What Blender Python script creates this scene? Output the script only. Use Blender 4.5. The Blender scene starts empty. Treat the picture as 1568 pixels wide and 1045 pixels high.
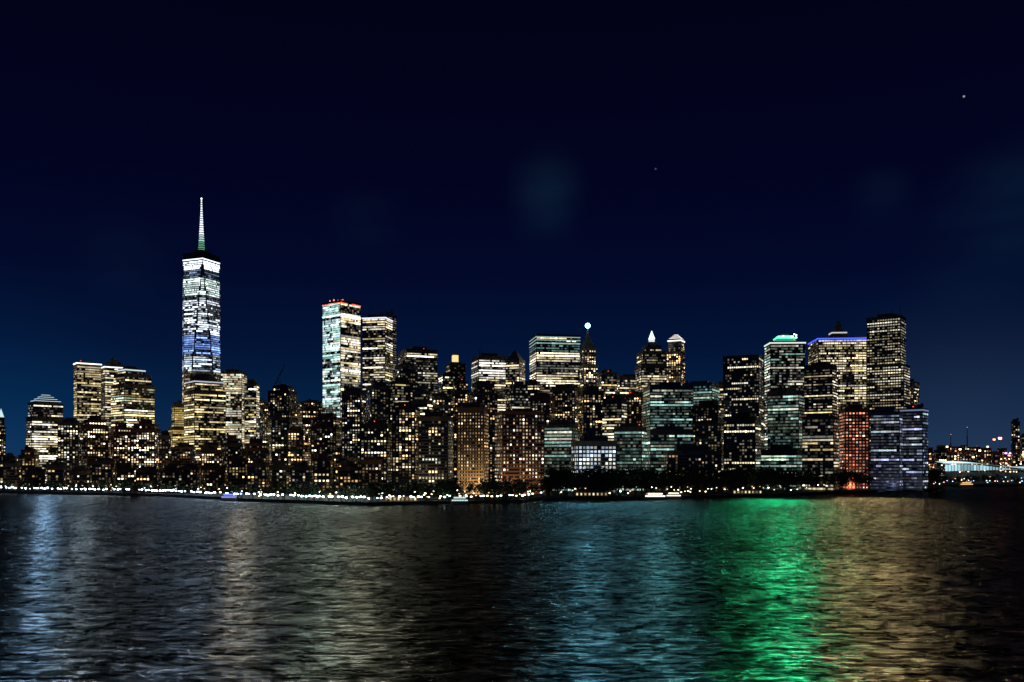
import bpy, math, random
import numpy as np
from mathutils import Vector
random.seed(7); R=np.random.RandomState(11)
F=1358.0; HC=35.0; YH=712.0; G=2.5
def wx(x,D): return (x-784.0)*D/F
def wz(y,D): return HC+(YH-y)*D/F

# ------------------------------------------------------------ materials
def new_mat(n):
    m=bpy.data.materials.new(n); m.use_nodes=True
    return m,m.node_tree,m.node_tree.nodes['Principled BSDF']
def wall_mat(n,c,rough=.8,metal=0,var=.35,scale=.08):
    m,t,b=new_mat(n)
    tc=t.nodes.new('ShaderNodeTexCoord'); no=t.nodes.new('ShaderNodeTexNoise'); no.inputs['Scale'].default_value=scale
    no.inputs['Detail'].default_value=6
    mp=t.nodes.new('ShaderNodeMapping'); mp.inputs['Scale'].default_value=(1,1,.35)
    t.links.new(tc.outputs['Object'],mp.inputs[0]); t.links.new(mp.outputs[0],no.inputs['Vector'])
    r=t.nodes.new('ShaderNodeValToRGB')
    r.color_ramp.elements[0].position=.3; r.color_ramp.elements[0].color=[v*(1-var) for v in c]+[1]
    r.color_ramp.elements[1].position=.7; r.color_ramp.elements[1].color=[v*(1+var) for v in c]+[1]
    t.links.new(no.outputs['Fac'],r.inputs[0]); t.links.new(r.outputs[0],b.inputs['Base Color'])
    b.inputs['Roughness'].default_value=rough; b.inputs['Metallic'].default_value=metal
    return m
W_DARK=wall_mat('dark_granite',(.06,.06,.065)); W_STONE=wall_mat('limestone',(.22,.19,.15)); W_BRICK=wall_mat('brick',(.24,.12,.07),var=.4)
W_CONC=wall_mat('concrete',(.16,.16,.16)); W_STEEL=wall_mat('curtain_wall_steel',(.1,.12,.14),.35,.5)
W_TAN=wall_mat('tan_brick',(.3,.21,.12))
GLASS=wall_mat('dark_glass',(.02,.025,.035),.12); ROOF=wall_mat('roof_felt',(.07,.07,.07),.9)
WALLS={'dark':W_DARK,'stone':W_STONE,'brick':W_BRICK,'conc':W_CONC,'steel':W_STEEL,'tan':W_TAN}
def emit_mat(n,samp,k):
    m,t,b=new_mat(n)
    a=t.nodes.new('ShaderNodeAttribute'); a.attribute_name='lit'
    b.inputs['Base Color'].default_value=(.05,.05,.05,1)
    t.links.new(a.outputs['Color'],b.inputs['Emission Color']); b.inputs['Emission Strength'].default_value=k
    m.cycles.emission_sampling=samp
    return m
LIT=emit_mat('lit_window','NONE',1.2); LAMP=emit_mat('lamp_glow','FRONT',1)

# ------------------------------------------------------------ mesh builder
class MB:
    def __init__(s): s.v=[];s.nv=0;s.idx=[];s.sz=[];s.mi=[];s.col=[]
    def poly(s,pts,mat=0,col=(0,0,0)):
        n=len(pts); s.v.append(np.array(pts,float)); s.idx.append(np.arange(s.nv,s.nv+n)); s.nv+=n
        s.sz.append(np.array([n])); s.mi.append(np.array([mat])); s.col.append(np.tile(np.array(col,float),(n,1)))
    def quads(s,q,mat,cols=None):
        n=len(q)
        if n==0: return
        s.v.append(q.reshape(-1,3)); s.idx.append(np.arange(s.nv,s.nv+4*n)); s.nv+=4*n
        s.sz.append(np.full(n,4)); s.mi.append(np.full(n,mat))
        s.col.append(np.zeros((4*n,3)) if cols is None else np.repeat(cols,4,axis=0))
    def prism(s,fp,z0,z1,mat=0,capmat=None,fpt=None,col=(0,0,0),bottom=False):
        fpt=fp if fpt is None else fpt; n=len(fp)
        for i in range(n):
            j=(i+1)%n
            s.poly([(*fp[i],z0),(*fp[j],z0),(*fpt[j],z1),(*fpt[i],z1)],mat,col)
        s.poly([(*p,z1) for p in fpt],mat if capmat is None else capmat,col)
        if bottom: s.poly([(*p,z0) for p in fp][::-1],mat,col)
    def box(s,cx,cy,z0,w,d,h,mat=0,ang=0,col=(0,0,0)):
        c,sn=math.cos(ang),math.sin(ang)
        fp=[(cx+a*w/2*c-b*d/2*sn,cy+a*w/2*sn+b*d/2*c) for a,b in((-1,-1),(1,-1),(1,1),(-1,1))]
        s.prism(fp,z0,z0+h,mat,col=col,bottom=True)
    def build(s,name,mats):
        me=bpy.data.meshes.new(name)
        V=np.concatenate(s.v); I=np.concatenate(s.idx); S=np.concatenate(s.sz); M=np.concatenate(s.mi); C=np.concatenate(s.col)
        me.vertices.add(len(V)); me.vertices.foreach_set('co',V.ravel())
        me.loops.add(len(I)); me.loops.foreach_set('vertex_index',I.astype(np.int32))
        me.polygons.add(len(S)); me.polygons.foreach_set('loop_start',(np.cumsum(S)-S).astype(np.int32))
        try: me.polygons.foreach_set('loop_total',S.astype(np.int32))
        except Exception: pass
        for m in mats: me.materials.append(m)
        me.polygons.foreach_set('material_index',M.astype(np.int32))
        me.update(calc_edges=True)
        a=me.color_attributes.new('lit','FLOAT_COLOR','CORNER')
        a.data.foreach_set('color',np.concatenate([C,np.ones((len(C),1))],axis=1).ravel())
        me.validate()
        o=bpy.data.objects.new(name,me); bpy.context.collection.objects.link(o); return o

CREAM=(1,.81,.48); WHITE=(1,.93,.74); COOL=(.7,.93,1); WARM=(1,.63,.3); YEL=(1,.78,.33); TEAL=(.5,.9,.8); GRN=(.75,1,.75); RED=(1,.3,.15); BLUE=(.4,.55,1)
def S(**k):
    d=dict(fh=4,bw=3,ww=.95,wh=.55,p=.42,run=6,fv=.8,pal=[(CREAM,5),(WHITE,4),(YEL,1)],s=1.0,ribs=0,bands=None,sv=.7,dim=.5,dl=.085); d.update(k); return d
ST={
 'off':S(), 'offd':S(p=.17,run=6,s=.75,fv=1), 'offt':S(p=.42,run=10,pal=[(TEAL,4),(GRN,3),(WHITE,2)],s=.4,dim=.8,dl=.06),
 'res':S(fh=3.4,bw=3.6,ww=.6,wh=.6,p=.22,run=1.6,fv=.35,pal=[(CREAM,4),(WHITE,4),(WARM,3)],s=1.1,sv=1.0,dim=.4),
 'resd':S(fh=3.6,bw=3.8,ww=.6,wh=.6,p=.12,run=1.5,fv=.3,pal=[(CREAM,4),(WHITE,3),(WARM,4)],s=1.0,sv=1.0,dim=.35),
 'blk':S(p=.11,run=3,s=1.0,fv=.2,ww=.7,dim=.25),
 'brown':S(fh=3.6,bw=3.2,ww=.45,wh=.5,p=.7,run=1,fv=.1,pal=[((1,.6,.25),5),((1,.72,.36),3),(WHITE,.5)],s=.28,sv=.7,dim=.9,dl=.1),
 'brown2':S(fh=4,bw=3.6,ww=.5,wh=.5,p=.34,run=1,fv=.15,pal=[(WHITE,3),((1,.65,.35),4)],s=.6,sv=.9),
 'red':S(fh=4.2,bw=4,ww=.6,wh=.5,p=.72,run=1,fv=.1,pal=[((1,.28,.14),5),((1,.5,.3),3),(WHITE,1)],s=.4,sv=.6,dim=.8),
 'bluep':S(fh=4,bw=3,p=.2,run=4,pal=[((.55,.6,1),4),(COOL,3),((.9,.9,1),2)],s=.5,dim=.9,dl=.03),
 'wgrid':S(fh=4.4,bw=4.2,ww=.7,wh=.62,p=.97,run=1,fv=.03,pal=[((.7,.85,1),5),(WHITE,2)],s=.6,sv=.35,ribs=1),
 'dk':S(p=.04,run=1,s=.6),
}
TINTS=[(1,1,1),(1,.93,.82),(1,.86,.68),(.95,1,.92),(.9,.98,1)]
def facade(mb,pts,st,rng,ribbon=True,tint=(1,1,1),occ=1.0):
    P=np.array(pts,float); n=np.cross(P[1]-P[0],P[2]-P[0]); n/=np.linalg.norm(n)
    h=np.cross((0,0,1),n); h/=np.linalg.norm(h); w=np.cross(n,h)
    q=np.stack([(P-P[0])@h,(P-P[0])@w],1)
    u0,u1=q[:,0].min(),q[:,0].max(); v0,v1=q[:,1].min(),q[:,1].max()
    fh=st['fh']/max(w[2],.3); nf=int((v1-v0-1.5)/fh); nb=max(1,int((u1-u0-1.2)/st['bw']))
    if nf<1: return
    bw=(u1-u0-1.2)/nb
    vc=v0+(np.arange(nf)+.5)*fh+.4; uc=u0+.6+(np.arange(nb)+.5)*bw
    lit=np.zeros((nf,nb)); br=np.zeros((nf,nb))
    cols=np.array([c for c,_ in st['pal']])*np.array(tint); cw=np.array([k for _,k in st['pal']],float); cw/=cw.sum()
    C=np.zeros((nf,nb,3))
    ph=rng.rand(4)*6.28; office=st['run']>2
    for f in range(nf):
        p=st['p']; s=st['s']; over=None; z=P[0][2]+vc[f]*w[2]
        if st['bands']:
            for (za,zb,bp,bs,bc) in st['bands']:
                if za<=z<zb: p=bp;s=bs;over=bc
        else:
            p=p*occ*(1+.35*math.sin(f*.33+ph[0])+.25*math.sin(f*.11+ph[1]))
            if z<45 and st['s']>.7: p*=.45+.55*z/45
        pf=np.clip(p+rng.normal()*st['fv']*min(p*2,(1-p)*2,1)*.6,0,1)
        if office and not st['bands']:
            u=rng.rand()
            if u<.10: pf=.97
            elif u<.24: pf*=.15
        i=0
        basec=cols[rng.choice(len(cols),p=cw)]; fb=math.exp(rng.normal()*.35)
        while i<nb:
            L=max(1,int(rng.exponential(st['run'])+.5)) if st['run']>1 else 1
            on=rng.rand()<pf*(1+.4*math.sin(i*.5+ph[2])) if not st['bands'] else rng.rand()<pf
            b=s*fb*math.exp(rng.normal()*st['sv']*(.7 if office else 1))
            c=cols[rng.choice(len(cols),p=cw)] if (rng.rand()<.5 or not office) else basec
            if over is not None: c=np.array(over)
            lit[f,i:i+L]=on; br[f,i:i+L]=b; C[f,i:i+L]=c; i+=L
        br[f]*=np.exp(rng.normal(size=nb)*.25)
        if office: lit[f]*=(rng.rand(nb)>.05)
    dm=(lit==0)&(rng.rand(nf,nb)<st['dim'])  # unlit windows also get a faint glow, added to softly brighten the facade
    br[dm]=st['dl']*np.exp(rng.normal(size=dm.sum())*.8); lit[dm]=1
    br=np.minimum(br,4)
    fi,bi=np.nonzero(lit)
    if len(fi):
        cu=uc[bi]; cv=vc[fi]
        hw=bw*st['ww']/2*(1 if office else rng.uniform(.7,1.1,len(fi))); hh=fh*st['wh']/2*rng.uniform(.75,1.15,len(fi)); hw=hw*np.ones(len(fi))
        cor=np.stack([np.stack([cu-hw,cv-hh],1),np.stack([cu+hw,cv-hh],1),np.stack([cu+hw,cv+hh],1),np.stack([cu-hw,cv+hh],1)],1)
        ok=np.ones(len(fi),bool)
        for a in range(len(q)):
            e=q[(a+1)%len(q)]-q[a]
            if np.linalg.norm(e)<1e-6: continue
            cr=e[0]*(cor[:,:,1]-q[a][1])-e[1]*(cor[:,:,0]-q[a][0])
            ok&=(cr>-1e-4).all(1)
        cor=cor[ok]; col=(C[fi,bi]*br[fi,bi][:,None])[ok]
        mb.quads(P[0]+cor[...,0:1]*h+cor[...,1:2]*w+n*.22,2,col)
    if ribbon and len(pts)==4:
        a=np.zeros((nf,4,2)); 
        a[:,0,0]=a[:,3,0]=u0+.5; a[:,1,0]=a[:,2,0]=u1-.5
        a[:,0,1]=a[:,1,1]=vc-fh*st['wh']*.6; a[:,2,1]=a[:,3,1]=vc+fh*st['wh']*.6
        mb.quads(P[0]+a[...,0:1]*h+a[...,1:2]*w+n*.1,1)
        if st['ribs']:
            for k in range(0,nb+1,2):
                u=u0+.6+k*bw; A=P[0]+h*(u-.35); B=P[0]+h*(u+.35); o=n*.6
                T=w*(v1-v0)
                mb.poly([A+o,B+o,B+o+T,A+o+T],0); mb.poly([A,A+o,A+o+T,A+T],0); mb.poly([B+o,B,B+T,B+o+T],0)

def fit_fp(x0,x1,D,th,f):
    X=wx((x0+x1)/2,D); W=(x1-x0)*D/F; be=math.atan2(X,D); t=math.radians(th)
    if abs(th)<2: w,d=W,W*.8
    else: w=(1-f)*W/math.cos(t); d=f*W/abs(math.sin(t))
    a=-be+t; c,s=math.cos(a),math.sin(a); cx=X; k=1
    for _ in range(6):
        fp=[(cx+k*(p*w/2*c-q*d/2*s),D+k*(p*w/2*s+q*d/2*c)) for p,q in((-1,-1),(1,-1),(1,1),(-1,1))]
        px=[784+p[0]/p[1]*F for p in fp]; lo,hi=min(px),max(px)
        k*=(x1-x0)/(hi-lo); cx+=((x0+x1)/2-(lo+hi)/2)*D/F
    return fp
def scale_fp(fp,k,add=0):
    P=np.array(fp); c=P.mean(0); r=[]
    for p in P:
        v=p-c; L=np.linalg.norm(v); r.append(tuple(c+v*(k+add/L)))
    return r
MATS=lambda wall:[WALLS[wall],GLASS,LIT,ROOF,LAMP]
def bld(name,D,tiers,st='off',wall='dark',th=18,f=.22,stL=None,top='mech',line=None,seed=None,crown=None,zbase=G,ants=0,cornice=True):
    rng=np.random.RandomState(seed if seed is not None else random.randint(0,10**6))
    mb=MB(); z0=zbase-1; st0=ST[st] if isinstance(st,str) else st; stl=(ST[stL] if isinstance(stL,str) else stL) or st0
    generic=isinstance(st,str) and st in('off','offd','res','resd')
    tint=tuple(TINTS[rng.randint(len(TINTS))]) if generic else (1,1,1)
    kb=math.exp(rng.normal()*.3) if generic else 1; tint=tuple(v*min(kb,1.5) for v in tint)
    occ=float(np.clip(math.exp(rng.normal()*.4),.4,1.9)) if generic else 1
    for ti,(x0,x1,y1) in enumerate(tiers):
        fp=fit_fp(x0,x1,D,th,f); Dn=min(p[1] for p in fp); z1=wz(y1,(D+Dn)/2)
        if z1<=z0+1: continue
        mb.prism(fp,z0,z1,0,3)
        for i in range(4):
            a,b=fp[i],fp[(i+1)%4]
            nx,ny=(b[1]-a[1]),-(b[0]-a[0]); L=math.hypot(nx,ny); nx/=L;ny/=L
            mx,my=(a[0]+b[0])/2,(a[1]+b[1])/2; dd=math.hypot(mx,my)
            if -(nx*mx+ny*my)/dd<-.35: continue
            side=(i==3 and th>0) or (i==1 and th<0)
            facade(mb,[(*a,max(z0,zbase)+.5),(*b,max(z0,zbase)+.5),(*b,z1-.5),(*a,z1-.5)],stl if side else st0,rng,tint=tint,occ=occ*(.6 if (side and generic) else 1))
        if cornice:
            mb.prism(scale_fp(fp,1,.7),z1-.3,z1+1.1,0,3,bottom=True)
        z0=z1+.6
    c=np.array(fp).mean(0); ang=math.atan2(fp[1][1]-fp[0][1],fp[1][0]-fp[0][0]); W=math.hypot(fp[1][0]-fp[0][0],fp[1][1]-fp[0][1])
    if line:
        col,s=line; mb.prism(scale_fp(fp,1,1.2),z1-2.4,z1-.6,4,col=tuple(v*s for v in col),bottom=True)
    if top=='mech':
        h=3+rng.rand()*4
        mb.prism(scale_fp(fp,.45+.2*rng.rand()),z1+1.1,z1+1.1+h,0,3)
        for k in range(rng.randint(2,5)):
            mb.box(c[0]+rng.uniform(-.33,.33)*W,c[1]+rng.uniform(-.3,.3)*W,z1+1.1,2+rng.rand()*4,3,1.5+rng.rand()*3.5,3,ang)
        if rng.rand()<.4: # water tank
            tx,ty=c[0]+rng.uniform(-.3,.3)*W,c[1]-.2*W
            ring=[(tx+2*math.cos(a),ty+2*math.sin(a)) for a in np.linspace(0,2*math.pi,9)[:-1]]
            mb.prism(ring,z1+3,z1+7,3); mb.prism(ring,z1+7,z1+9,3,fpt=[(tx+.1*math.cos(a),ty+.1*math.sin(a)) for a in np.linspace(0,2*math.pi,9)[:-1]])
            for a in (0.8,2.4,3.9,5.5): mb.box(tx+1.5*math.cos(a),ty+1.5*math.sin(a),z1+1,.3,.3,2.2,3)
    if isinstance(top,tuple):
        kind,yt=top[0],top[1]; zt=wz(yt,D)
        if kind=='pyr':
            em=top[2] if len(top)>2 else None
            mb.prism(scale_fp(fp,.9),z1+1.1,zt,4 if em else 0,fpt=scale_fp(fp,.03),col=em or (0,0,0))
        if kind=='dome':
            n=20; r0=.48*min(W,math.hypot(fp[2][0]-fp[1][0],fp[2][1]-fp[1][1])); H=zt-z1-1
            for k in range(6):
                a0=k/6*math.pi/2; a1=(k+1)/6*math.pi/2
                g=lambda r:[(c[0]+r*math.cos(t),c[1]+r*math.sin(t)) for t in np.linspace(0,2*math.pi,n+1)[:-1]]
                mb.prism(g(r0*math.cos(a0)),z1+1+H*math.sin(a0),z1+1+H*math.sin(a1),0,fpt=g(max(.3,r0*math.cos(a1))))
        if kind=='step':
            k=.85; zz=z1+1
            for q in range(4):
                zn=zz+(zt-z1)/4; f2=scale_fp(fp,k); mb.prism(f2,zz,zn,0,3)
                if len(top)>2: mb.prism(scale_fp(f2,1,.4),zn-.8,zn-.2,4,col=top[2],bottom=True)
                zz=zn; k-=.2
    for _ in range(ants):
        mb.box(c[0]+rng.uniform(-.35,.35)*W,c[1]+rng.uniform(-.3,.1)*W,z1,.5,.5,8+rng.rand()*12,3)
    if rng.rand()<.3 and z1>70: mb.box(c[0]+rng.uniform(-.3,.3)*W,c[1]-.3*W,z1+3,.9,.9,.9,4,col=(2.5,.25,.1))
    if crown: crown(mb,fp,z1,c,W,ang)
    return mb.build(name,MATS(wall))

# ------------------------------------------------------------ supertall with antiprism shaft and spire
def supertall():
    D=1690; X=wx(308.5,D); mb=MB(); be=math.atan2(X,D); s=63.; rng=np.random.RandomState(5)
    def sq(side,rot):
        r=side/math.sqrt(2); return [(X+r*math.cos(a-be+rot),D+r*math.sin(a-be+rot)) for a in [math.radians(k) for k in(225,315,405,495)]]
    B=sq(s*1.05,0.06); T=sq(s/math.sqrt(2)*1.04,0.06+math.pi/4); zb=57; zt=wz(402,D)
    mb.prism(B,G-1,zb,0)
    BL=(.5,.68,1); WB=(.82,.92,1)
    Z=lambda y:wz(y,D)
    bands=[(Z(416),Z(400),.97,2.2,WB),(Z(431),Z(418),.5,.2,BL),(Z(456),Z(431),.98,.85,(.8,1,.95)),(Z(463),Z(456),.1,.5,WB),(Z(476),Z(463),.85,1.1,(.8,.88,1)),
      (Z(484),Z(477),.35,.5,WB),(Z(500),Z(484),.65,1.0,WB),(Z(517),Z(500),.55,.95,(.75,.85,1)),(Z(545),Z(517),.88,.6,(.25,.42,1)),(Z(552),Z(545),.3,.6,WB),(Z(572),Z(552),.75,.95,(.62,.8,1)),(0,Z(572),.45,.8,CREAM)]
    st=S(p=.6,run=4,ww=.96,wh=.66,fh=4.1,bw=2.6,fv=.5,bands=bands,s=1.2,sv=.45,dim=.8,dl=.05)
    for i in range(4):
        j=(i+1)%4; facade(mb,[(*B[i],G),(*B[j],G),(*B[j],zb),(*B[i],zb)],ST['off'],rng)
        tri=[(*B[i],zb),(*B[j],zb),(*T[i],zt)]
        mb.poly(tri,0); facade(mb,tri,st,rng)
        tri2=[(*B[j],zb),(*T[j],zt),(*T[i],zt)]
        mb.poly(tri2,0); facade(mb,tri2,st,rng)
    mb.poly([(*p,zt) for p in T],3)
    zc=wz(391,D); mb.prism(scale_fp(T,1,.3),zt+.3,zc,1,3)
    mb.prism(scale_fp(T,1,.9),zt-.5,zt+1.4,4,col=(1.8,2.1,2.2),bottom=True)
    def ring(r,n=16): return [(X+r*math.cos(t),D+r*math.sin(t)) for t in np.linspace(0,2*math.pi,n+1)[:-1]]
    mb.prism(ring(19),zc+.2,zc+3,3); mb.prism(ring(8),zc+3,wz(386,D),4,col=(.1,.35,.2)); mb.prism(ring(13),wz(387,D),wz(385,D),3,bottom=True)
    z0=wz(385,D); z1=wz(306,D); n=22
    for k in range(n):
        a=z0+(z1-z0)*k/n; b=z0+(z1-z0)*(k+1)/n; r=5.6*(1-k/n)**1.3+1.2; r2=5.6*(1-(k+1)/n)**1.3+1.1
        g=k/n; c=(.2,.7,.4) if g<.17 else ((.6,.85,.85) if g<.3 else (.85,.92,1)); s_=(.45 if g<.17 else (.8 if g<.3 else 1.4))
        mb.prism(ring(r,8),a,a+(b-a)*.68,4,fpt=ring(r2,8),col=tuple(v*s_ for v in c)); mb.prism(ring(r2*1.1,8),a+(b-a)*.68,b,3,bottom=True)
    for t in (0,2.1,4.2):
        mb.poly([(X+17*math.cos(t),D+17*math.sin(t),zc+3),(X+17*math.cos(t)+.6,D+17*math.sin(t),zc+3),(X+.6,D,z0+38),(X,D,z0+38)],3)
    mb.box(X,D,z1,1.4,1.4,3,4,col=(6,6,6))
    mb.build('spired_skyscraper',MATS('steel'))
supertall()

# ------------------------------------------------------------ named towers left -> right
def lampcol(c,s): return tuple(v*s for v in c)
bld('slender_tower',1750,[(-14,9,655),(-4,7,640)],'res',top=('pyr',626,lampcol(COOL,.9)))
bld('office_tower',1480,[(40,98,640),(43,97,618)],S(p=.55,run=6,s=1.0,pal=[(CREAM,3),(WHITE,5)]),'stone',top=('step',606,lampcol((.6,.85,1),1.2)),f=.15)
bld('office_tower',1560,[(113,155,556)],S(p=.88,s=.5,run=9,fv=.3,pal=[(YEL,3),(CREAM,5)],wh=.66,sv=.4),'stone',line=((1,.95,.85),2.2),th=12,f=.12,top=None)
bld('office_tower',1600,[(152,196,562)],S(p=.6,s=.6,run=7),'stone',line=((.9,.95,1),1.8),top=('pyr',548),th=14,f=.2)
bld('office_tower',1500,[(170,237,590),(174,232,574),(180,222,566)],S(p=.58,s=.75,run=7,pal=[(CREAM,5),(YEL,2),(GRN,2)]),'stone',top=('dome',561),line=((.8,.95,1),.9),th=25,f=.3)
bld('golden_tower',1650,[(258,284,655),(263,282,620)],S(p=.95,s=.36,run=5,pal=[((1,.7,.2),4),(YEL,2)],wh=.7,ww=.9,fv=.1,sv=.4),'tan',top='mech',th=10)
bld('office_tower',1480,[(282,346,600),(284,342,584)],S(p=.6,s=.75,run=8,pal=[(CREAM,5),(YEL,3)],wh=.55),'stone',top=('dome',572),th=20,f=.25,line=((.8,.9,1),.6))
bld('office_tower',1580,[(338,378,571)],S(p=.85,s=.55,run=4,pal=[(CREAM,5),(WHITE,2),(GRN,1)],wh=.72,sv=.5,fv=.4),'stone',th=-15,f=.2,ants=3)
bld('office_tower',1540,[(374,397,588)],S(p=.75,s=.6,run=4,wh=.65,fv=.4),'stone',th=-15,f=.2)
bld('apartment_tower',1400,[(410,456,600),(418,450,592)],'res','dark',top=('pyr',588),th=-22,f=.3,
    crown=lambda mb,fp,z,c,W,a:mb.box(c[0],c[1]-W*.5,z-6,2.6,1,2.6,4,col=(5,5,4.5)))
bld('apartment_tower',1450,[(455,492,628)],'resd','brick')
bld('apartment_tower',1380,[(480,524,640)],'resd','brick',th=-14)
def redline(mb,fp,z,c,W,ang):
    f2=scale_fp(fp,1,.25)
    mb.prism(f2,z-24,z,1,3)
    rr=np.random.RandomState(2)
    for a,b in ((fp[0],fp[1]),(fp[3],fp[0]),(fp[1],fp[2])):
        for k in range(14):
            if rr.rand()<.72:
                t=(k+.5)/14; mb.box(a[0]+(b[0]-a[0])*t,a[1]+(b[1]-a[1])*t-.6,z-5-rr.rand(),3.0,1,1.4,4,col=lampcol((1.8,.22,.1),rr.uniform(.5,1.3)))
    mb.prism(scale_fp(fp,1,1.0),z-26,z-24.6,4,col=(1.1,1.4,1.5),bottom=True)
    for k in range(9): mb.box(c[0]+rr.uniform(-.5,.5)*W,c[1]-.3*W,z,1.2,1.2,1.5+rr.rand()*3,4,col=(2.5,.7,.3))
bld('glass_skyscraper',1560,[(494,552,462)],S(p=.75,s=.75,run=5,pal=[(WHITE,4),(CREAM,4)],wh=.78,ww=1,fh=4.2,sv=.6,fv=.6),'steel',th=40,f=.47,stL=S(p=.92,s=.7,run=3,pal=[(COOL,5),((.6,1,.9),6),(WHITE,1)],wh=.84,ww=1,sv=.6,fv=.3),top=None,crown=redline,cornice=False)
bld('office_tower',1500,[(555,601,487)],S(p=.42,s=.75,run=7,fv=1),'steel',line=((.75,.8,1),1.4),th=-20,f=.25,ants=2)
bld('office_tower',1620,[(586,607,483)],S(p=.65,s=.18,run=9,ww=1,wh=.3),'steel',th=-30,f=.4,ants=2)
bld('office_tower',1520,[(610,670,537)],'offd','dark',th=15,ants=2)
bld('office_tower',1580,[(683,713,558),(687,707,556)],'offd','dark',th=15,top=None,crown=lambda mb,fp,z,c,W,a:(mb.prism(scale_fp(fp,.5),z+1.1,z+14,4,3,col=(1.0,.8,.32)),mb.prism(scale_fp(fp,.6),z+14,z+16,0,3,bottom=True)))
bld('office_tower',1480,[(722,776,547)],S(p=.35,s=.7,run=8,fv=.9,bands=[(wz(583,1480),wz(552,1480),.6,.8,(1,.93,.8))]),'dark',th=14,ants=3)
bld('gabled_tower',1430,[(774,804,552)],'offd','stone',top=('pyr',536),th=-20,f=.3)
def toplight(mb,fp,z,c,W,ang):
    f2=scale_fp(fp,1,.3); mb.prism(f2,z-17,z-2,1,3)
    for k in (4,9,14): mb.prism(scale_fp(fp,1,.8),z-k,z-k+1.3,4,col=(.3,.45,.4),bottom=True)
D0=1450
bld('office_tower',D0,[(811,888,515)],S(p=.3,s=.7,run=10,fv=.5,bands=[(wz(557,D0),wz(543,D0),.95,1.0,(1,.86,.58)),(wz(571,D0),wz(558,D0),.5,.25,(.8,.85,.7)),(wz(590,D0),wz(572,D0),.85,.9,(1,.86,.56)),(wz(615,D0),wz(600,D0),.5,.5,CREAM),(wz(542,D0),wz(528,D0),.3,.2,TEAL)]),'steel',th=12,f=.15,crown=toplight,top=None)
def starspire(mb,fp,z,c,W,ang):
    zt=wz(503,1500); mb.prism(scale_fp(fp,.9),z+1.1,z+18,0,fpt=scale_fp(fp,.35)); mb.prism(scale_fp(fp,.3),z+18,zt,0,fpt=scale_fp(fp,.04))
    n=10
    for i in range(6):
        a0=-math.pi/2+math.pi*i/6; a1=a0+math.pi/6; r=4.4
        g=lambda q:[(c[0]+max(.05,q)*math.cos(t),c[1]+max(.05,q)*math.sin(t)) for t in np.linspace(0,2*math.pi,n+1)[:-1]]
        mb.prism(g(r*math.cos(a0)),zt+r+r*math.sin(a0),zt+r+r*math.sin(a1),4,fpt=g(r*math.cos(a1)),col=(4,8,7.5))
bld('spired_tower',1500,[(884,916,560),(887,913,535)],'res','stone',th=20,f=.3,crown=starspire,top=None)
bld('office_tower',1420,[(914,945,572)],'offd','stone')
bld('office_tower',1480,[(940,982,578)],'off','dark')
def litpyr(mb,fp,z,c,W,ang):
    mb.prism(scale_fp(fp,.8),z+1.1,z+8,0,3,fpt=scale_fp(fp,.4)); mb.prism(scale_fp(fp,.3),z+8,z+13,4,col=(.7,.9,.85)); mb.prism(scale_fp(fp,.34),z+13,wz(507,1450),4,fpt=scale_fp(fp,.02),col=(1.5,2.1,2.1))
bld('pyramid_topped_tower',1450,[(972,1021,560),(975,1019,540),(983,1013,531)],S(p=.4,s=.5,run=3),'stone',th=15,crown=litpyr,top=None)
bld('slender_tower',1500,[(1020,1049,540),(1023,1048,521)],'res','stone',th=-15,line=((1,.98,.9),1.8),top=('step',514,(1.6,1.5,1.3)))
bld('teal_office_block',1250,[(985,1062,592)],'offt','steel',th=12,f=.15)
bld('teal_office_block',1330,[(1045,1102,588)],S(p=.3,run=8,s=.28,pal=[(TEAL,3),(GRN,2)],dim=.8,dl=.06),'steel',th=-14)
bld('black_office_slab',1350,[(1107,1169,546)],'blk','dark',th=-10,f=.12,top=None)
def greencrown(mb,fp,z,c,W,ang):
    f2=scale_fp(fp,.55); mb.prism(f2,z+1.1,z+6,4,3,col=(.05,.3,.18))
    mb.prism(scale_fp(fp,.57),z+6,z+8,4,col=(.2,1.7,.95),bottom=True); mb.prism(scale_fp(fp,.45),z+8,z+10.5,4,col=(.45,2.2,1.5)); mb.prism(scale_fp(fp,.2),z+10.5,z+13.5,3)
    rr=np.random.RandomState(4)
    for k in range(7): mb.box(c[0]+rr.uniform(-.26,.26)*W,c[1]-W*.3,z+6+rr.rand()*5,1.6,1,1.6,4,col=(3,6,4.5))
bld('green_crowned_tower',1320,[(1171,1233,525)],S(p=.45,s=.75,run=6,fv=1,pal=[(WHITE,5),(GRN,4),(TEAL,1)]),'dark',th=14,f=.15,crown=greencrown,top=None,line=((.85,1,.9),1.0))
bld('office_tower',1280,[(1231,1282,560)],S(p=.4,s=.7,run=9,fv=.9,wh=.4),'dark',th=-12,f=.15)
D1=1450
def bluecrown(mb,fp,z,c,W,a):
    mb.prism(scale_fp(fp,.3),z+1.1,z+14,0,3); mb.prism(scale_fp(fp,.31),z+10,z+12,4,col=(.6,.6,.55),bottom=True); mb.prism(scale_fp(fp,.15),z+14,wz(493,D1),0,3,fpt=scale_fp(fp,.08))
    rr=np.random.RandomState(8)
    for k in range(16):
        t=(k+.5)/16; mb.box(fp[0][0]+(fp[1][0]-fp[0][0])*t,fp[0][1]+(fp[1][1]-fp[0][1])*t-.8,z-6,3.2,1,2,4,col=lampcol((.4,.42,1),rr.uniform(.5,1.8)))
bld('blue_lit_tower',D1,[(1238,1330,519)],S(p=.6,s=.65,run=3,fv=.3,pal=[(CREAM,6),(YEL,2),(WHITE,2)],ribs=1),'stone',th=15,f=.18,top=None,line=((.06,.1,1),1.8),crown=bluecrown)
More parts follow.
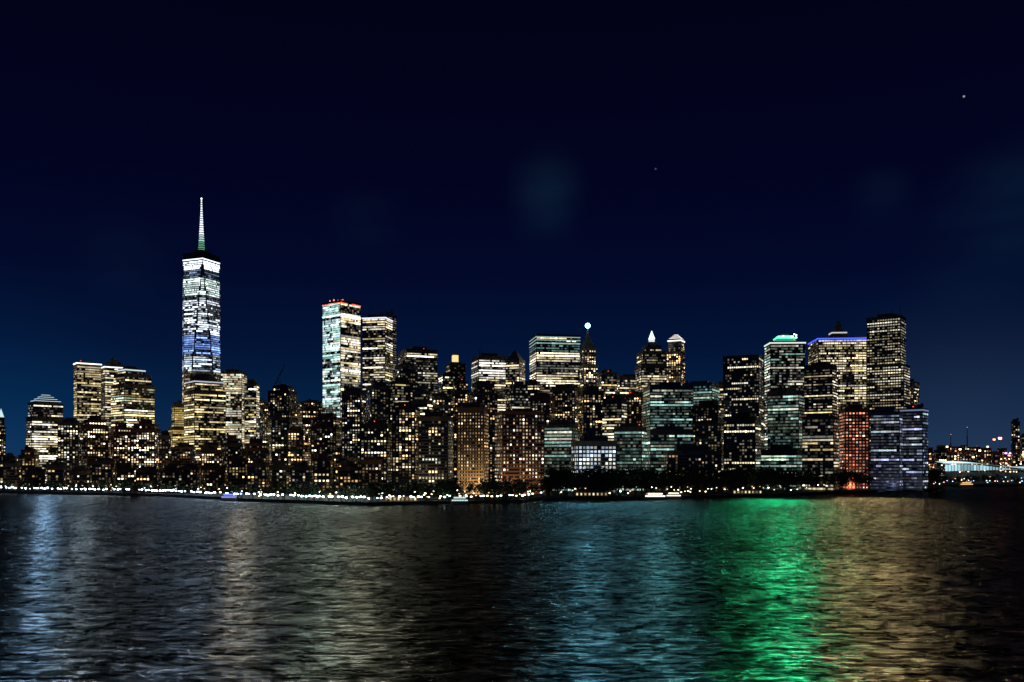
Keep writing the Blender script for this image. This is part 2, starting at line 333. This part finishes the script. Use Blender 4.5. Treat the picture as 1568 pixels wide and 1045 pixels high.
bld('grid_facade_tower',1400,[(1327,1393,560),(1327,1387,486)],S(p=.6,s=.42,run=3,fv=.25,fh=4.2,bw=3.6,ww=.7,wh=.42,pal=[(CREAM,5),(WHITE,4)],sv=.6),'dark',th=-12,f=.14,ants=4,top='mech')
bld('red_windowed_building',1180,[(1284,1331,627)],'red','brick',th=10,top='mech')
bld('glass_office_building',1150,[(1333,1382,632)],'bluep','steel',th=-8,f=.1)
bld('glass_office_building',1170,[(1379,1421,627)],'bluep','steel',th=-14,f=.2,line=((.5,.6,1),.3))

mids=[(1250,523,560,600,'res'),(1300,560,600,592,'resd'),(1280,598,628,585,'offd'),(1240,626,662,600,'off'),(1270,655,695,608,'resd'),(1360,690,720,585,'res'),(1300,716,762,588,'resd'),
(1290,775,812,590,'offd'),(1320,810,850,610,'resd'),(1350,846,890,595,'res'),(1260,885,925,600,'resd'),(1230,922,960,612,'off'),(1300,955,990,605,'res'),(1200,1060,1110,622,'resd'),(1240,660,700,640,'res'),
(1380,605,640,560,'resd'),(1380,672,700,575,'offd'),(1400,800,830,585,'offd'),(1400,1160,1180,560,'dk'),(1450,1095,1120,590,'offd')]
for D,a,b,y,s in mids:
    bld('midrise_office' if 'off' in s else 'midrise_apartment_building',D,[(a,b,y)] if random.random()<.5 else [(a,b,y+14),(a+(b-a)*.15,b-(b-a)*.1,y)],s,random.choice(['dark','stone','brick','conc']),th=random.choice([-22,-14,12,20,25]),f=.22)
fronts=[(1080,528,552,702,'brown'),(1060,552,600,650,'res'),(1090,600,642,625,'res'),(1050,640,694,640,'resd'),(1000,700,748,626,'brown'),(1010,758,834,632,'brown2'),(1060,833,884,652,'offt'),
(1000,875,944,677,'wgrid'),(1080,940,990,655,'offt'),(1090,985,1062,660,'offt'),(1060,1010,1105,692,'resd'),(1150,1065,1110,650,'res'),(1150,1108,1165,640,'blk'),(1120,1165,1230,690,'offt'),(1110,1228,1285,640,'off'),(1140,1175,1232,600,'offt')]
for D,a,b,y,s in fronts:
    bld('brick_apartment_building' if 'brown' in s else 'waterfront_office_building',D,[(a,b,y)],s,'tan' if s=='brown' else ('brick' if s=='brown2' else random.choice(['dark','stone','conc'])),th=random.choice([-15,-10,10,14]),f=.16)
rows=[(88,128,648),(125,166,644),(166,204,655),(200,246,650),(243,262,668),(262,300,686),(300,340,690),(338,372,672),(370,412,680),(410,440,640),(436,470,660),(468,510,655),(505,532,690),(0,30,700),(28,60,690)]
for a,b,y in rows:
    bld('riverside_apartment_building',1290+random.uniform(-30,40),[(a,b,y)] if random.random()<.4 else [(a,b,y+8),(a+4,b-3,y)],'res',random.choice(['brick','tan','stone','brick']),th=random.choice([-20,-12,12,22]),f=.2)
for a in range(-30,560,34):
    bld('low_waterfront_building',1190+random.uniform(-30,30)-max(0,a-250)*.55,[(a,a+random.uniform(28,38),random.uniform(704,726))],'resd',random.choice(['brick','tan','stone']),th=random.choice([-14,12]),f=.15)
for a in list(range(-80,0,40)): bld('distant_tower',2100,[(a,a+34,random.uniform(650,690))],'res','dark')
for k in range(34):
    a=random.uniform(20,1390); w=random.uniform(26,46); y=random.uniform(615,660) if (a<500) else random.uniform(585,630)
    bld('distant_tower',random.uniform(1750,2000),[(a,a+w,y)],random.choice(['offd','resd','off']),random.choice(['dark','stone']),th=random.choice([-18,15]))
for k in range(60):
    a=random.uniform(1395,1600); D=random.uniform(1900,3400)
    bld('distant_building',D,[(a,a+random.uniform(8,22),random.uniform(682,703))],S(fh=6,bw=6,p=.28,run=1,s=.9,ww=.5,pal=[(WARM,5),(CREAM,3),(RED,1.5),(COOL,1)],sv=1),'brick',top=None)
for a,b,y in [(1430,1450,690),(1548,1562,646),(1560,1580,668)]:
    bld('distant_tower',1900,[(a,b,y)],'resd','dark')
for x,y in [(1456,666),(1481,655)]:
    mb=MB(); D=2600; mb.box(wx(x,D),D,G,2.2,2.2,wz(y+12,D)-G,3); mb.box(wx(x,D),D,wz(y+12,D),1.2,1.2,wz(y,D)-wz(y+12,D),3); mb.box(wx(x,D),D,wz(y,D),1.5,1.5,1.5,4,col=(1.6,.5,.4)); mb.build('radio_mast',MATS('dark'))

# ------------------------------------------------------------ land, seawall, water
SH=[(-900,744),(-200,748),(0,752),(250,757),(380,764),(560,770),(800,766),(832,761),(1000,761),(1200,756),(1350,751),(1436,748),(1446,742.5),(1600,742),(1750,741),(2400,738)]
def shore(x): return float(np.interp(x,[p[0] for p in SH],[p[1] for p in SH]))
def sd(x): return (HC-G)*F/(shore(x)-YH)
pts=[]
for i in range(len(SH)-1):
    for k in range(4):
        xx=SH[i][0]+(SH[i+1][0]-SH[i][0])*k/4; D=sd(xx); pts.append((wx(xx,D),D))
xx=SH[-1][0]; pts.append((wx(xx,sd(xx)),sd(xx)))
mb=MB()
poly=pts+[(30000,pts[-1][1]),(30000,30000),(-30000,30000),(-30000,pts[0][1])]
mb.poly([(*p,G) for p in poly],0)
for a,b in zip([( -30000,pts[0][1])]+pts,pts+[(30000,pts[-1][1])]):
    mb.poly([(*a,-3),(*b,-3),(*b,G),(*a,G)],1)
    if abs(a[0])<5000 and abs(b[0])<5000:
        mb.poly([(a[0],a[1]-.4,G+.35),(b[0],b[1]-.4,G+.35),(b[0],b[1]+.8,G+.35),(a[0],a[1]+.8,G+.35)],1)
        mb.poly([(a[0],a[1]-.4,G-.3),(b[0],b[1]-.4,G-.3),(b[0],b[1]-.4,G+.35),(a[0],a[1]-.4,G+.35)],1)
gm=wall_mat('ground_paving',(.05,.05,.048),.9,scale=.02)
mb.build('ground',[gm,W_DARK])

m,t,b=new_mat('harbour_water'); t.nodes.remove(b)
tc=t.nodes.new('ShaderNodeTexCoord')
def noise(sc,detail,rough=.55,rot=0,dist=0):
    mp=t.nodes.new('ShaderNodeMapping'); mp.inputs['Scale'].default_value=sc; mp.inputs['Rotation'].default_value=(0,0,rot)
    n=t.nodes.new('ShaderNodeTexNoise'); n.inputs['Scale'].default_value=1; n.inputs['Detail'].default_value=detail; n.inputs['Roughness'].default_value=rough; n.inputs['Distortion'].default_value=dist
    t.links.new(tc.outputs['Object'],mp.inputs[0]); t.links.new(mp.outputs[0],n.inputs['Vector']); return n
def mrange(sock,a,b_,c,d,smooth=False):
    r=t.nodes.new('ShaderNodeMapRange'); r.inputs['From Min'].default_value=a; r.inputs['From Max'].default_value=b_; r.inputs['To Min'].default_value=c; r.inputs['To Max'].default_value=d
    if smooth: r.interpolation_type='SMOOTHSTEP'
    t.links.new(sock,r.inputs['Value']); return r.outputs[0]
def math2(op,a,b_):
    n=t.nodes.new('ShaderNodeMath'); n.operation=op
    for i,v in enumerate((a,b_)):
        if isinstance(v,(int,float)): n.inputs[i].default_value=v
        else: t.links.new(v,n.inputs[i])
    return n.outputs[0]
n1=noise((.11,.60,1),4,.6,.07,.2); n2=noise((.04,.21,1),3,.5,-.08,.2); n3=noise((.004,.010,1),3)
nf=noise((.26,.46,1),3,.72,.10,.2); nm=noise((.10,.13,1),3,.7,-.12,.2); nl=noise((.010,.018,1),3)
hgt=math2('ADD',n1.outputs['Fac'],math2('MULTIPLY',n2.outputs['Fac'],1.8))
sy=t.nodes.new('ShaderNodeSeparateXYZ'); t.links.new(tc.outputs['Object'],sy.inputs[0])
bp=t.nodes.new('ShaderNodeBump'); bp.inputs['Distance'].default_value=1.4; t.links.new(mrange(sy.outputs['Y'],550,900,1,.5),bp.inputs['Strength'])
t.links.new(hgt,bp.inputs['Height'])
gl=t.nodes.new('ShaderNodeBsdfGlossy'); gl.distribution='BECKMANN'; t.links.new(bp.outputs[0],gl.inputs['Normal'])
t.links.new(mrange(n3.outputs['Fac'],.35,.65,.22,.27),gl.inputs['Roughness'])
# light and dark of the ripples painted into the gloss tint with noise
ripple_shade=math2('MULTIPLY',mrange(nf.outputs['Fac'],.43,.60,.08,1,True),math2('MULTIPLY',mrange(nm.outputs['Fac'],.42,.60,.25,1,True),mrange(nl.outputs['Fac'],.35,.65,.7,1,True)))
cc=t.nodes.new('ShaderNodeCombineColor')
fc=math2('MULTIPLY',ripple_shade,.9)
for i in range(3): t.links.new(fc,cc.inputs[i])
t.links.new(cc.outputs[0],gl.inputs['Color'])
df=t.nodes.new('ShaderNodeBsdfDiffuse'); df.inputs['Color'].default_value=(.001,.002,.004,1)
# on wind-roughened water the visible wave faces tilt towards the viewer, so effective reflectance stays near 0.25 even at grazing angles
ms=t.nodes.new('ShaderNodeMixShader'); ms.inputs[0].default_value=.25; t.links.new(df.outputs[0],ms.inputs[1]); t.links.new(gl.outputs[0],ms.inputs[2])
t.links.new(ms.outputs[0],t.nodes['Material Output'].inputs['Surface'])
mb=MB(); mb.poly([(-30000,-2000,0),(30000,-2000,0),(30000,30000,0),(-30000,30000,0)],0); mb.build('water',[m])

# ------------------------------------------------------------ trees
leaf=wall_mat('foliage',(.05,.08,.03),.8,var=.6,scale=.5); bark=wall_mat('bark',(.06,.045,.03))
mb=MB(); rng=np.random.RandomState(3)
def tree(X,Y,H):
    fp=lambda r,ox=0,oy=0:[(X+ox+r*math.cos(a),Y+oy+r*math.sin(a)) for a in (0,1.57,3.14,4.71)]
    mb.prism(fp(.35),G-.2,G+H*.6,1,fpt=fp(.15))
    cl=[(rng.normal()*H*.17,rng.normal()*H*.17,G+H*rng.uniform(.42,.92),H*rng.uniform(.1,.19)) for _ in range(9)]
    N=130
    for ox,oy,z,r in cl:
        mb.poly([(X,Y,G+H*.3),(X+.3,Y,G+H*.3),(X+ox,Y+oy,z)],1)
    k=rng.randint(0,9,N); C=np.array(cl)[k]; d=rng.normal(size=(N,3)); d/=np.linalg.norm(d,axis=1)[:,None]
    c=np.stack([X+C[:,0],Y+C[:,1],C[:,2]],1)+d*(C[:,3]*rng.uniform(.4,1.1,N))[:,None]
    a=rng.normal(size=(N,3)); bb=rng.normal(size=(N,3)); s=H*.045
    q=np.stack([c-a*s*.5-bb*s*.5,c+a*s*.5-bb*s*.4,c+a*s*.45+bb*s*.5,c-a*s*.5+bb*s*.45],1)
    mb.quads(q,0)
for k in range(520):
    x=rng.uniform(838,1435); mxo=(960-sd(x)) if x<950 else 150
    D=sd(x)+rng.uniform(10,max(20,mxo)); tree(wx(x,D),D,rng.uniform(16,30))
for k in range(90):
    x=rng.uniform(560,845); D=sd(x)+rng.uniform(15,110); tree(wx(x,D),D,rng.uniform(12,20))
for k in range(200):
    x=rng.uniform(-30,845); D=sd(x)+rng.uniform(8,40); tree(wx(x,D),D,rng.uniform(8,16))
for k in range(60):
    x=rng.uniform(1435,1600); D=sd(x)+rng.uniform(10,80); tree(wx(x,D),D,rng.uniform(8,17))
mb.build('park_trees',[leaf,bark])

# ------------------------------------------------------------ street lamps (one mass)
mb=MB()
def lamp(x,D,h,col,s,r=.55):
    X=wx(x,D); mb.box(X,D,G,.25,.25,h,3); mb.box(X,D-.6,G+h,.3,1.6,.2,3)
    mb.box(X,D-.8,G+h-.2-r,r*2,r*2,r*1.6,4,.78,lampcol(col,s))
x=-30
while x<832:
    c=[COOL,(.6,.75,1),(.75,.95,1),(.9,.95,1)][rng.choice(4)]
    if 330<x<380 and rng.rand()<.5: c=(.25,.3,1)
    if 380<x<560: c=[(.6,1,.85),COOL,(.9,.95,1)][rng.choice(3)]
    if x>640: c=[COOL,WHITE,CREAM][rng.choice(3)]
    s=math.exp(rng.normal()*.5)*(17 if x<560 else 7)
    lamp(x,sd(x)+1.5+rng.uniform(0,3),rng.uniform(4,5.2),c,min(s,34),.62)
    x+=(rng.exponential(3)+3.2) if x<560 else rng.exponential(6)+3
for k in range(230):
    x=rng.uniform(-20,1440); D=sd(x)+(rng.uniform(1,110) if rng.rand()<.6 else rng.uniform(.5,9))
    c=[CREAM,WHITE,WARM,COOL,GRN,RED][rng.choice(6,p=[.32,.23,.2,.14,.08,.03])]
    lamp(x,D,rng.uniform(3,9),c,min(18,math.exp(rng.normal()*.9)*3.4),.47)
for k in range(340):
    x=rng.uniform(1400,1600); D=rng.uniform(1750,3200); c=[WARM,CREAM,RED,COOL][rng.choice(4,p=[.5,.22,.2,.08])]
    lamp(x,D,rng.uniform(5,40 if k%3 else 70),c,math.exp(rng.normal()*.8)*4,1.2)
for x,y,c,s,r in [(1531,671,(1,.2,.15),14,3.0),(1522,673,RED,8,2),(1540,694,(.8,.3,1),6,2),(1547,694,(.8,.3,1),6,2),(1553,695,(.5,.3,1),6,1.8),(1500,690,WARM,8,2),(1470,688,WARM,8,2),(1437,700,CREAM,8,2),(1490,700,CREAM,8,1.8),(1450,684,WARM,7,1.8),(1512,684,(1,.5,.3),7,1.8),(1565,690,WARM,7,1.8)]:
    D=2200; lamp(x,D,wz(y,D)-G,c,s,r)
for k in range(40):
    x=rng.uniform(1370,1600); D=sd(x)+rng.uniform(2,30); lamp(x,D,rng.uniform(3,8),[WARM,COOL,BLUE,RED,(.5,1,.7)][rng.choice(5)],rng.uniform(3,10),.55)
for x in (1402,1407,1413): lamp(x,sd(x)+3,5,(1,.35,.1),14,.9)
mb.build('street_lamps',MATS('dark'))

# ------------------------------------------------------------ ferry terminal, boats, crane
def terminal():
    mb=MB(); D=1660
    x0,x1=wx(1447,D),wx(1620,D); z0=21; z1=wz(707,D); n=36
    mb.poly([(x0,D,G),(x1,D,G),(x1,D,z0),(x0,D,z0)],0)
    for i in range(n):
        t0=i/n; t1=(i+1)/n; a=x0+(x1-x0)*t0; b=x0+(x1-x0)*t1
        top=lambda t:z1-10*t+2.5*math.sin(t*7)
        h0,h1=top(t0),top(t1)
        mb.poly([(a+.4,D-.4,z0+2+5*t0),(b-.4,D-.4,z0+2+5*t1),(b-.4,D-.4,h1-6),(a+.4,D-.4,h0-6)],4,lampcol((.5,.88,1),random.uniform(.3,1.1)))
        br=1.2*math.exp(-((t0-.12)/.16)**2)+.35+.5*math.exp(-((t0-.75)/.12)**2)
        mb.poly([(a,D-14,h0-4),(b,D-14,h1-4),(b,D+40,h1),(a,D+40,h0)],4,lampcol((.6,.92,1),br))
        mb.poly([(a,D-14,h0-5),(b,D-14,h1-5),(b,D-14,h1-4),(a,D-14,h0-4)],0)
        mb.box(a,D-12,G,.7,.7,h0-8,0)
        if random.random()<.4: mb.box((a+b)/2,D-8,G+random.uniform(4,10),2,1,1.6,4,0,lampcol(random.choice([(.4,.6,1),WARM,(.6,1,.9)]),2.5))
    mb.build('ferry_terminal',MATS('conc'))
terminal()
hullm=wall_mat('painted_hull',(.5,.5,.5),.4)
def ferry(x,D,L,col,s,name='ferry_boat'):
    mb=MB(); X=wx(x,D); w=L*.22
    hull=[(X-L/2,D-w*.3),(X-L*.4,D-w/2),(X+L*.36,D-w/2),(X+L/2,D),(X+L*.36,D+w/2),(X-L*.4,D+w/2),(X-L/2,D+w*.3)]
    bot=[(X+(p[0]-X)*.9,D+(p[1]-D)*.7) for p in hull]
    mb.prism(bot,-.5,2.2,0,3,fpt=hull)
    mb.box(X-L*.03,D,2.2,L*.74,w*.75,2.6,0); mb.box(X-L*.06,D,4.8,L*.55,w*.65,2.2,0); mb.box(X+L*.1,D,7,L*.12,w*.5,2,0); mb.box(X-L*.15,D,7,.4,.4,5,3)
    n=int(L/1.8)
    for dk,(zz,l) in enumerate([(3.0,.72),(5.3,.52)]):
        yy=D-w*.38-.06+(0 if dk==0 else w*.05)
        for i in range(n):
            xx=X-L*.03+(i/(n-1)-.5)*L*l; mb.poly([(xx-.6,yy,zz),(xx+.6,yy,zz),(xx+.6,yy,zz+1.2),(xx-.6,yy,zz+1.2)],4,lampcol(col,s))
    mb.box(X-L*.15,D,12,.8,.8,.8,4,0,lampcol(WHITE,5))
    mb.build(name,[hullm,GLASS,LIT,ROOF,LAMP])
ferry(1004,sd(1004)-12,26,WHITE,2.2); ferry(1032,sd(1032)-10,18,WHITE,1.8); ferry(352,sd(352)-10,18,(.3,.35,1),1.2); ferry(705,sd(705)-9,18,(.7,1,.9),.9)
ferry(1480,sd(1480)-20,26,WARM,1.4)
mb=MB(); D=1600; X=wx(428,D)
z=G
while z<wz(585,D): mb.box(X,D,z,2.2,2.2,.5,3); [mb.box(X+a,D+b_,z,.35,.35,5,3) for a in(-1,1) for b_ in(-1,1)]; z+=5
for k in range(24):
    t_=k/24; mb.box(X-12+t_*22,D,wz(597,D)+t_*44,1.6,1.4,2.6,3)
mb.box(X-12,D,wz(600,D),5,3,4,0)
mb.build('tower_crane',MATS('conc'))
for a,b in [(1120,1165),(880,930),(590,640)]:
    mb=MB(); D=sd((a+b)/2)+14; X0,X1=wx(a,D),wx(b,D)
    mb.box((X0+X1)/2,D,G,X1-X0,12,5,0); mb.prism([(X0-1,D-7),(X1+1,D-7),(X1+1,D+7),(X0-1,D+7)],G+5,G+8,3,fpt=[(X0-1,D-.2),(X1+1,D-.2),(X1+1,D+.2),(X0-1,D+.2)])
    for k in range(8): 
        xx=X0+(k+.5)*(X1-X0)/8; mb.poly([(xx-.9,D-6.06,G+1.2),(xx+.9,D-6.06,G+1.2),(xx+.9,D-6.06,G+3.6),(xx-.9,D-6.06,G+3.6)],4,lampcol(CREAM,random.uniform(.2,1.2)))
    mb.build('pier_shed',MATS('brick'))

# ------------------------------------------------------------ added spots and fill sun
def spot(name,x,y,D,col,P,r=1.0):  # added spot at roof height, aimed at the water to strengthen reflection streaks
    l=bpy.data.lights.new(name,'SPOT'); l.energy=P; l.color=col; l.shadow_soft_size=r
    o=bpy.data.objects.new(name,l); o.location=(wx(x,D),D,wz(y,D)); bpy.context.collection.objects.link(o)
    X=o.location.x; a=(Vector((X*130/D,130,0))-o.location).normalized(); b_=(Vector((X*800/D,800,0))-o.location).normalized()
    o.rotation_euler=(a+b_).to_track_quat('-Z','Y').to_euler(); l.spot_size=a.angle(b_)+math.radians(16); l.spot_blend=.5
def wash(name,x,z,D,col,P,r=.6):  # added street-level spot that brightens the facade behind it
    l=bpy.data.lights.new(name,'SPOT'); l.energy=P; l.color=col; l.shadow_soft_size=r; l.spot_size=math.radians(150); l.spot_blend=.6
    o=bpy.data.objects.new(name,l); o.location=(wx(x,D),D,z); bpy.context.collection.objects.link(o)
    o.rotation_euler=Vector((0,1,.5)).to_track_quat('-Z','Y').to_euler()
for dx in(-9,0,9): spot('water_streak_spot',1202+dx,514,1285,(.02,1,.34),2.6e6)
spot('water_streak_spot',897,500,1490,(.2,.74,1),3.6e6,1.5); spot('water_streak_spot',1006,516,1425,(.22,.85,.95),2.6e6)
for xx,yy,DD,cc,P in [(300,404,1640,(.42,.66,1),3.6e6),(318,404,1640,(.5,.7,1),3.6e6),(503,480,1510,(.7,1,.78),2.8e6),(548,490,1510,(1,.93,.62),2.8e6),(70,612,1440,(.34,.64,1),1.3e6),(130,556,1520,(.7,.9,1),1.0e6),(1290,520,1400,(1,.7,.3),2.4e6),(1357,486,1370,(1,.72,.32),4.6e6),(370,575,1520,(1,.85,.55),1.2e6)]:
    spot('water_streak_spot',xx,yy,DD,cc,P)
for xx,DD,cc,P in [(712,968,(1,.62,.25),2.2e4),(736,968,(1,.62,.25),2.2e4),(778,975,(1,.5,.22),1.1e4),(815,975,(1,.5,.22),1.1e4),(1305,1150,(1,.3,.14),2.2e4),(910,968,(.7,.85,1),1.8e4),(540,1050,WARM,1.2e4),(1150,1040,WARM,.6e4),(1360,1115,(.5,.58,1),.45e4),(1400,1125,(.5,.58,1),.45e4),(120,1230,WARM,1e4),(240,1230,WARM,1e4),(350,1190,WARM,1e4),(640,1010,CREAM,.8e4)]:
    wash('facade_fill_spot',xx,9,DD,cc,P)
l=bpy.data.lights.new('facade_fill_sun','SUN'); l.energy=.012; l.angle=math.radians(.5); l.color=(.75,.85,1)  # added weak directional light that gives the dark facades some shading
o=bpy.data.objects.new('facade_fill_sun',l); o.rotation_euler=(math.radians(55),0,math.radians(-35)); bpy.context.collection.objects.link(o)

# ------------------------------------------------------------ sky
w=bpy.data.worlds.new('World'); bpy.context.scene.world=w; w.use_nodes=True; t=w.node_tree; N=t.nodes; Lk=t.links
bg=N['Background']; tc=N.new('ShaderNodeTexCoord'); sp=N.new('ShaderNodeSeparateXYZ'); Lk.new(tc.outputs['Generated'],sp.inputs[0])
mr=N.new('ShaderNodeMapRange'); mr.inputs['From Min'].default_value=-.02; mr.inputs['From Max'].default_value=.5; Lk.new(sp.outputs['Z'],mr.inputs['Value'])
cr=N.new('ShaderNodeValToRGB'); e=cr.color_ramp
sky=[(0,(.008,.032,.082)),(.06,(.005,.026,.078)),(.16,(.0017,.0155,.056)),(.28,(.0010,.0070,.036)),(.42,(.0008,.0032,.023)),(.62,(.0008,.0012,.0140)),(1,(.0008,.0008,.0070))]
e.elements[0].position=0; e.elements[0].color=(*sky[0][1],1); e.elements[1].position=1; e.elements[1].color=(*sky[-1][1],1)
for p,c in sky[1:-1]:
    q=e.elements.new(p); q.color=(*c,1)
Lk.new(mr.outputs[0],cr.inputs[0])
def dirv(x,y):
    v=Vector(((x-784)/F,1,(YH-y)/F)); return v.normalized()
acc=cr.outputs[0]
def add(col_sock):
    global acc
    a=N.new('ShaderNodeVectorMath'); a.operation='ADD'; Lk.new(acc,a.inputs[0]); Lk.new(col_sock,a.inputs[1]); acc=a.outputs[0]
def patch(x,y,r,s):
    d=N.new('ShaderNodeVectorMath'); d.operation='DISTANCE'; Lk.new(tc.outputs['Generated'],d.inputs[0]); d.inputs[1].default_value=dirv(x,y)
    g=N.new('ShaderNodeMapRange'); g.interpolation_type='SMOOTHSTEP'; g.inputs['From Min'].default_value=0; g.inputs['From Max'].default_value=r; g.inputs['To Min'].default_value=s; g.inputs['To Max'].default_value=0; Lk.new(d.outputs['Value'],g.inputs['Value']); return g.outputs[0]
def scaled(sock,col):
    s_=N.new('ShaderNodeVectorMath'); s_.operation='SCALE'; s_.inputs[0].default_value=col; Lk.new(sock,s_.inputs['Scale']); add(s_.outputs[0])
mp=N.new('ShaderNodeMapping'); mp.inputs['Scale'].default_value=(4,4,16); mp.inputs['Rotation'].default_value=(0,math.radians(18),0)
Lk.new(tc.outputs['Generated'],mp.inputs[0]); cn=N.new('ShaderNodeTexNoise'); cn.inputs['Scale'].default_value=1.5; cn.inputs['Detail'].default_value=3; cn.inputs['Roughness'].default_value=.4; Lk.new(mp.outputs[0],cn.inputs['Vector'])
cm=N.new('ShaderNodeMapRange'); cm.inputs['From Min'].default_value=.2; cm.inputs['From Max'].default_value=.85; Lk.new(cn.outputs['Fac'],cm.inputs['Value'])
for x,y,r,s in [(838,280,.055,.6),(835,330,.05,.35),(560,335,.05,.28),(1570,300,.09,.5),(1500,370,.08,.4),(1350,300,.04,.4),(190,400,.06,.2)]:
    mu=N.new('ShaderNodeMath'); mu.operation='MULTIPLY'; Lk.new(patch(x,y,r,s),mu.inputs[0]); Lk.new(cm.outputs[0],mu.inputs[1]); scaled(mu.outputs[0],(.004,.016,.028))
scaled(patch(1480,700,.2,1),(.010,.012,.012)); scaled(patch(-20,700,.2,1),(.0,.008,.026))
for x,y,s in [(1476,148,.4),(1004,259,.08)]:
    d=N.new('ShaderNodeVectorMath'); d.operation='DISTANCE'; Lk.new(tc.outputs['Generated'],d.inputs[0]); d.inputs[1].default_value=dirv(x,y)
    g=N.new('ShaderNodeMapRange'); g.inputs['From Min'].default_value=.0003; g.inputs['From Max'].default_value=.0013; g.inputs['To Min'].default_value=s; g.inputs['To Max'].default_value=0; Lk.new(d.outputs['Value'],g.inputs['Value'])
    scaled(g.outputs[0],(1,1,1))
Lk.new(acc,bg.inputs['Color']); bg.inputs['Strength'].default_value=1

# ------------------------------------------------------------ camera
c=bpy.data.cameras.new('camera'); co=bpy.data.objects.new('camera',c); bpy.context.collection.objects.link(co)
co.location=(0,0,HC); co.rotation_euler=(math.radians(90),0,0); c.sensor_width=36; c.lens=F/1568*36; c.shift_y=(YH-522.5)/1568; c.clip_start=1; c.clip_end=60000
sc=bpy.context.scene; sc.camera=co; sc.view_settings.view_transform='Standard'; sc.view_settings.look='None'; sc.view_settings.exposure=0
